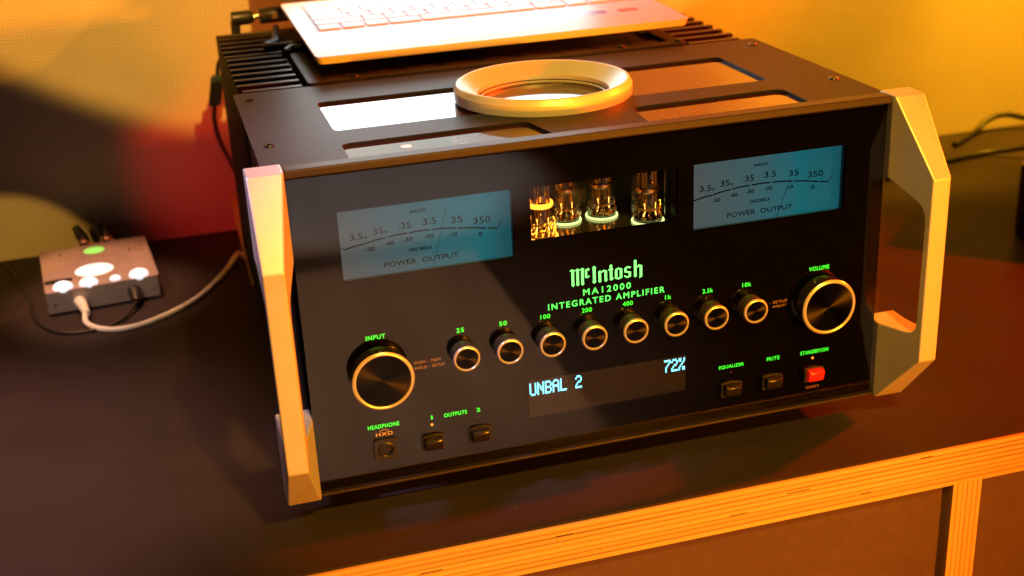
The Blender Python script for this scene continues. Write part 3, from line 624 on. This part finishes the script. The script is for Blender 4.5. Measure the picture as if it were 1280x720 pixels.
# ------------------------------------------------------------------ cables and plugs
zc = ZT + 2.6
p0 = DM @ Vector((DL * .30, -12, 9)); p1 = DM @ Vector((DL * .28, 1, 10))
wc = thing('white_cable', 'white cable running from the small converter to the amplifier side', 'cable', (-330, 390, ZT))
MB().tube([p1, p1 + (p0 - p1) * .4, p0, p0 + Vector((3, -14, -2))], [5.6, 5.4, 4.6, 3.2], 14).build('plug', 'cable_white', wc, smooth=True)
pts = smoothpts([p0 + Vector((2, -10, -1)), (-357, 402, zc + 1), (-345, 385, zc), (-326, 377, zc), (-300, 385, zc), (-262, 419, zc), (-233, 471, zc), (-211, 524, zc + 3)], 8)
pts += [Vector(q) for q in ((-207, 520, zc + 2), (-197, 485, zc))]
MB().tube(pts, 2.6, 10).build('cord', 'cable_white', wc, smooth=True)
bc = thing('black_cable', 'thin black cable looping under the front of the small converter', 'cable', (-340, 400, ZT))
p1 = DM @ Vector((DL * .76, 1, 11)); p0 = DM @ Vector((DL * .76, -18, 7))
MB().tube([p1, p1 * .5 + p0 * .5, p0], [6.0, 5.6, 3.4], 14).build('plug', 'plastic_black', bc, smooth=True)
MB().tube(smoothpts([p0, (-326, 400, zc), (-348, 386, zc - 1), (-380, 392, zc - 1), (-402, 430, zc - 1), (-414, 500, zc - 1), (-440, 600, zc - 1)], 8), 1.5, 8).build('cord', 'cable_black', bc, smooth=True)
# hanging adapter at the amplifier's rear left corner
ad = thing('inline_connector', 'dark teal inline connector hanging by its cord behind the amplifier', 'connector', (-207, 545, 100))
MB().slab(rrect(-6, 6, -15, 15, 3, 4), [], lambda p, q: (p, -4, q), lambda p, q: (p, 4, q)).xf(lambda v: Vector((-209.5 + v.x + v.z * .22, 556 + v.y, 148 + v.z))).build('connector_body', 'cable_blue', ad, bevel=1.2)
MB().tube(smoothpts([(-213, 556, 134), (-215, 554, 118), (-213, 550, 100), (-206, 540, 80), (-196, 515, 55), (-190, 500, 40)], 8), 2.4, 10).build('cord', 'cable_black', ad, smooth=True)
MB().tube(smoothpts([(-206, 556, 163), (-203, 552, 176), (-195, 530, 185), (-188, 505, 170), (-186, 494, 150)], 8), 2.2, 8).build('cord', 'cable_black', ad, smooth=True)
# phono adapter standing above the rear edge
rp = thing('angled_plug', 'black angled plug with inline barrel behind the top of the amplifier', 'plug', (-187, 497, 200))
MB().tube([(-186.5, 497, 196), (-186.5, 497, 212), (-186.2, 497, 222), (-184.5, 497, 226)], [4.2, 4.2, 4.6, 5.0], 14).build('elbow', 'plastic_black', rp, smooth=True)
MB().tube([(-189.5, 497, 226), (-188.5, 497, 226), (-173, 497, 226.2), (-169, 497, 226.2)], [5.0, 6.6, 6.6, 4.6], 16).build('plug_body', 'plastic_black', rp, smooth=True, angle=50)
MB().tube([(-170, 497, 226.2), (-163, 497, 226.2)], [2.4, 2.4], 14).build('tip', 'chrome', rp, smooth=True)
MB().tube([(-164, 497, 226.2), (-162, 497, 226.2), (-136, 497, 226.8), (-131, 497, 226.8)], [6.2, 7.4, 7.4, 6.6], 18).build('barrel', 'plastic_black', rp, smooth=True, angle=50)
MB().tube([(-131.5, 497, 226.8), (-126, 497, 226.8), (-118, 499, 224)], [4.2, 3.6, 3.0], 14).build('tip', 'copper', rp, smooth=True)
MB().box(-152.5, -147.5, 489.4, 490.6, 224, 229).build('mark', 'copper', rp)
# loose cable resting on the left fins
lc = tag(MB().tube(smoothpts([(-152, 470, 219), (-158, 420, 219.5), (-160, 400, 220), (-170, 384, 220), (-150, 372, 221), (-128, 384, 222), (-120, 420, 222)], 8), 3.2, 10).build('fin_cable', 'cable_black', smooth=True), 'black cable bent over the fins beside the laptop', 'cable')
tag(MB().tube(smoothpts([(-157, 352, 218.5), (-150, 362, 219.5), (-140, 360, 220), (-132, 366, 221), (-124, 380, 221)], 8), [4.2] * 33, 10).build('fin_plug', 'plastic_black', smooth=True), 'stubby black plug end lying at the corner of the vent plate', 'plug')
# white cable behind the laptop at the right
tag(MB().tube(smoothpts([(158, 430, 234), (185, 420, 226), (215, 440, 226), (262, 490, 236), (330, 540, 250)], 8), 2.6, 10).build('power_cable', 'cable_white', smooth=True), 'white power cable leaving the laptop above the heat sink fins', 'cable')
# thin wooden slat between amplifier and wall
tag(MB().box(-4, 4, -1.5, 1.5, 0, 1).xf(lambda v: Vector((-205 + v.x + 3 * (1 - v.z), 612 - 175 * (1 - v.z) + v.y, -16 + 42 * v.z + 0))).build('wooden_slat', 'wood_strip', bevel=.4), 'thin brown wooden slat leaning behind the left side of the amplifier', 'slat')
# right-hand side: black case and its two cables
bx = thing('black_case', 'black box shaped device standing on the sideboard beside dark cables', 'device', (600, 350, ZT))
MB().slab(rrect(0, 170, 0, 150, 8, 5), [], lambda p, q: (p, q, 0), lambda p, q: (p, q, 71)).xf(lambda v: Vector((514 + (v.x + v.y) * .707, 273 + (v.y - v.x) * .707, ZT + 4 + v.z))).build('case', 'plastic_black', bx, bevel=2)
for x, y in ((545, 273), (610, 205), (610, 340), (690, 270)): MB().lathe([(0, 0), (8, 0), (8, 4.6), (0, 4.6)], (x, y, ZT), 'z', 18).build('foot', 'rubber', bx)
tag(MB().tube(smoothpts([(500, 480, ZT + 4), (560, 500, ZT + 4), (610, 512, ZT + 4), (650, 515, ZT + 5), (672, 500, ZT + 10), (690, 480, ZT + 18)], 8), 3.4, 10).build('power_cable', 'cable_black', smooth=True), 'black cable crossing the sideboard towards the black case', 'cable')
tag(MB().tube(smoothpts([(640, 560, ZT + 4), (690, 592, ZT + 6), (712, 600, ZT + 16), (735, 598, ZT + 21), (765, 588, ZT + 14), (800, 560, ZT + 6), (850, 520, ZT + 4)], 8), 3.6, 10).build('power_cable', 'cable_black', smooth=True), 'black cable arching up in front of the wall', 'cable')
# scrap at the left edge
tag(MB().slab([(0, 0), (9, 2), (12, 12), (7, 21), (2, 24), (-3, 12)], [], lambda p, q: (p, q, 0), lambda p, q: (p + .5, q, 1.6)).xf(lambda v: Vector((-422.5 + v.x * .8, 133 + v.y, ZT + .1 + v.z))).build('paper_scrap', 'paper', bevel=.2), 'small torn pale scrap on the dark laminate top', 'scrap')

bpy.context.view_layer.update()
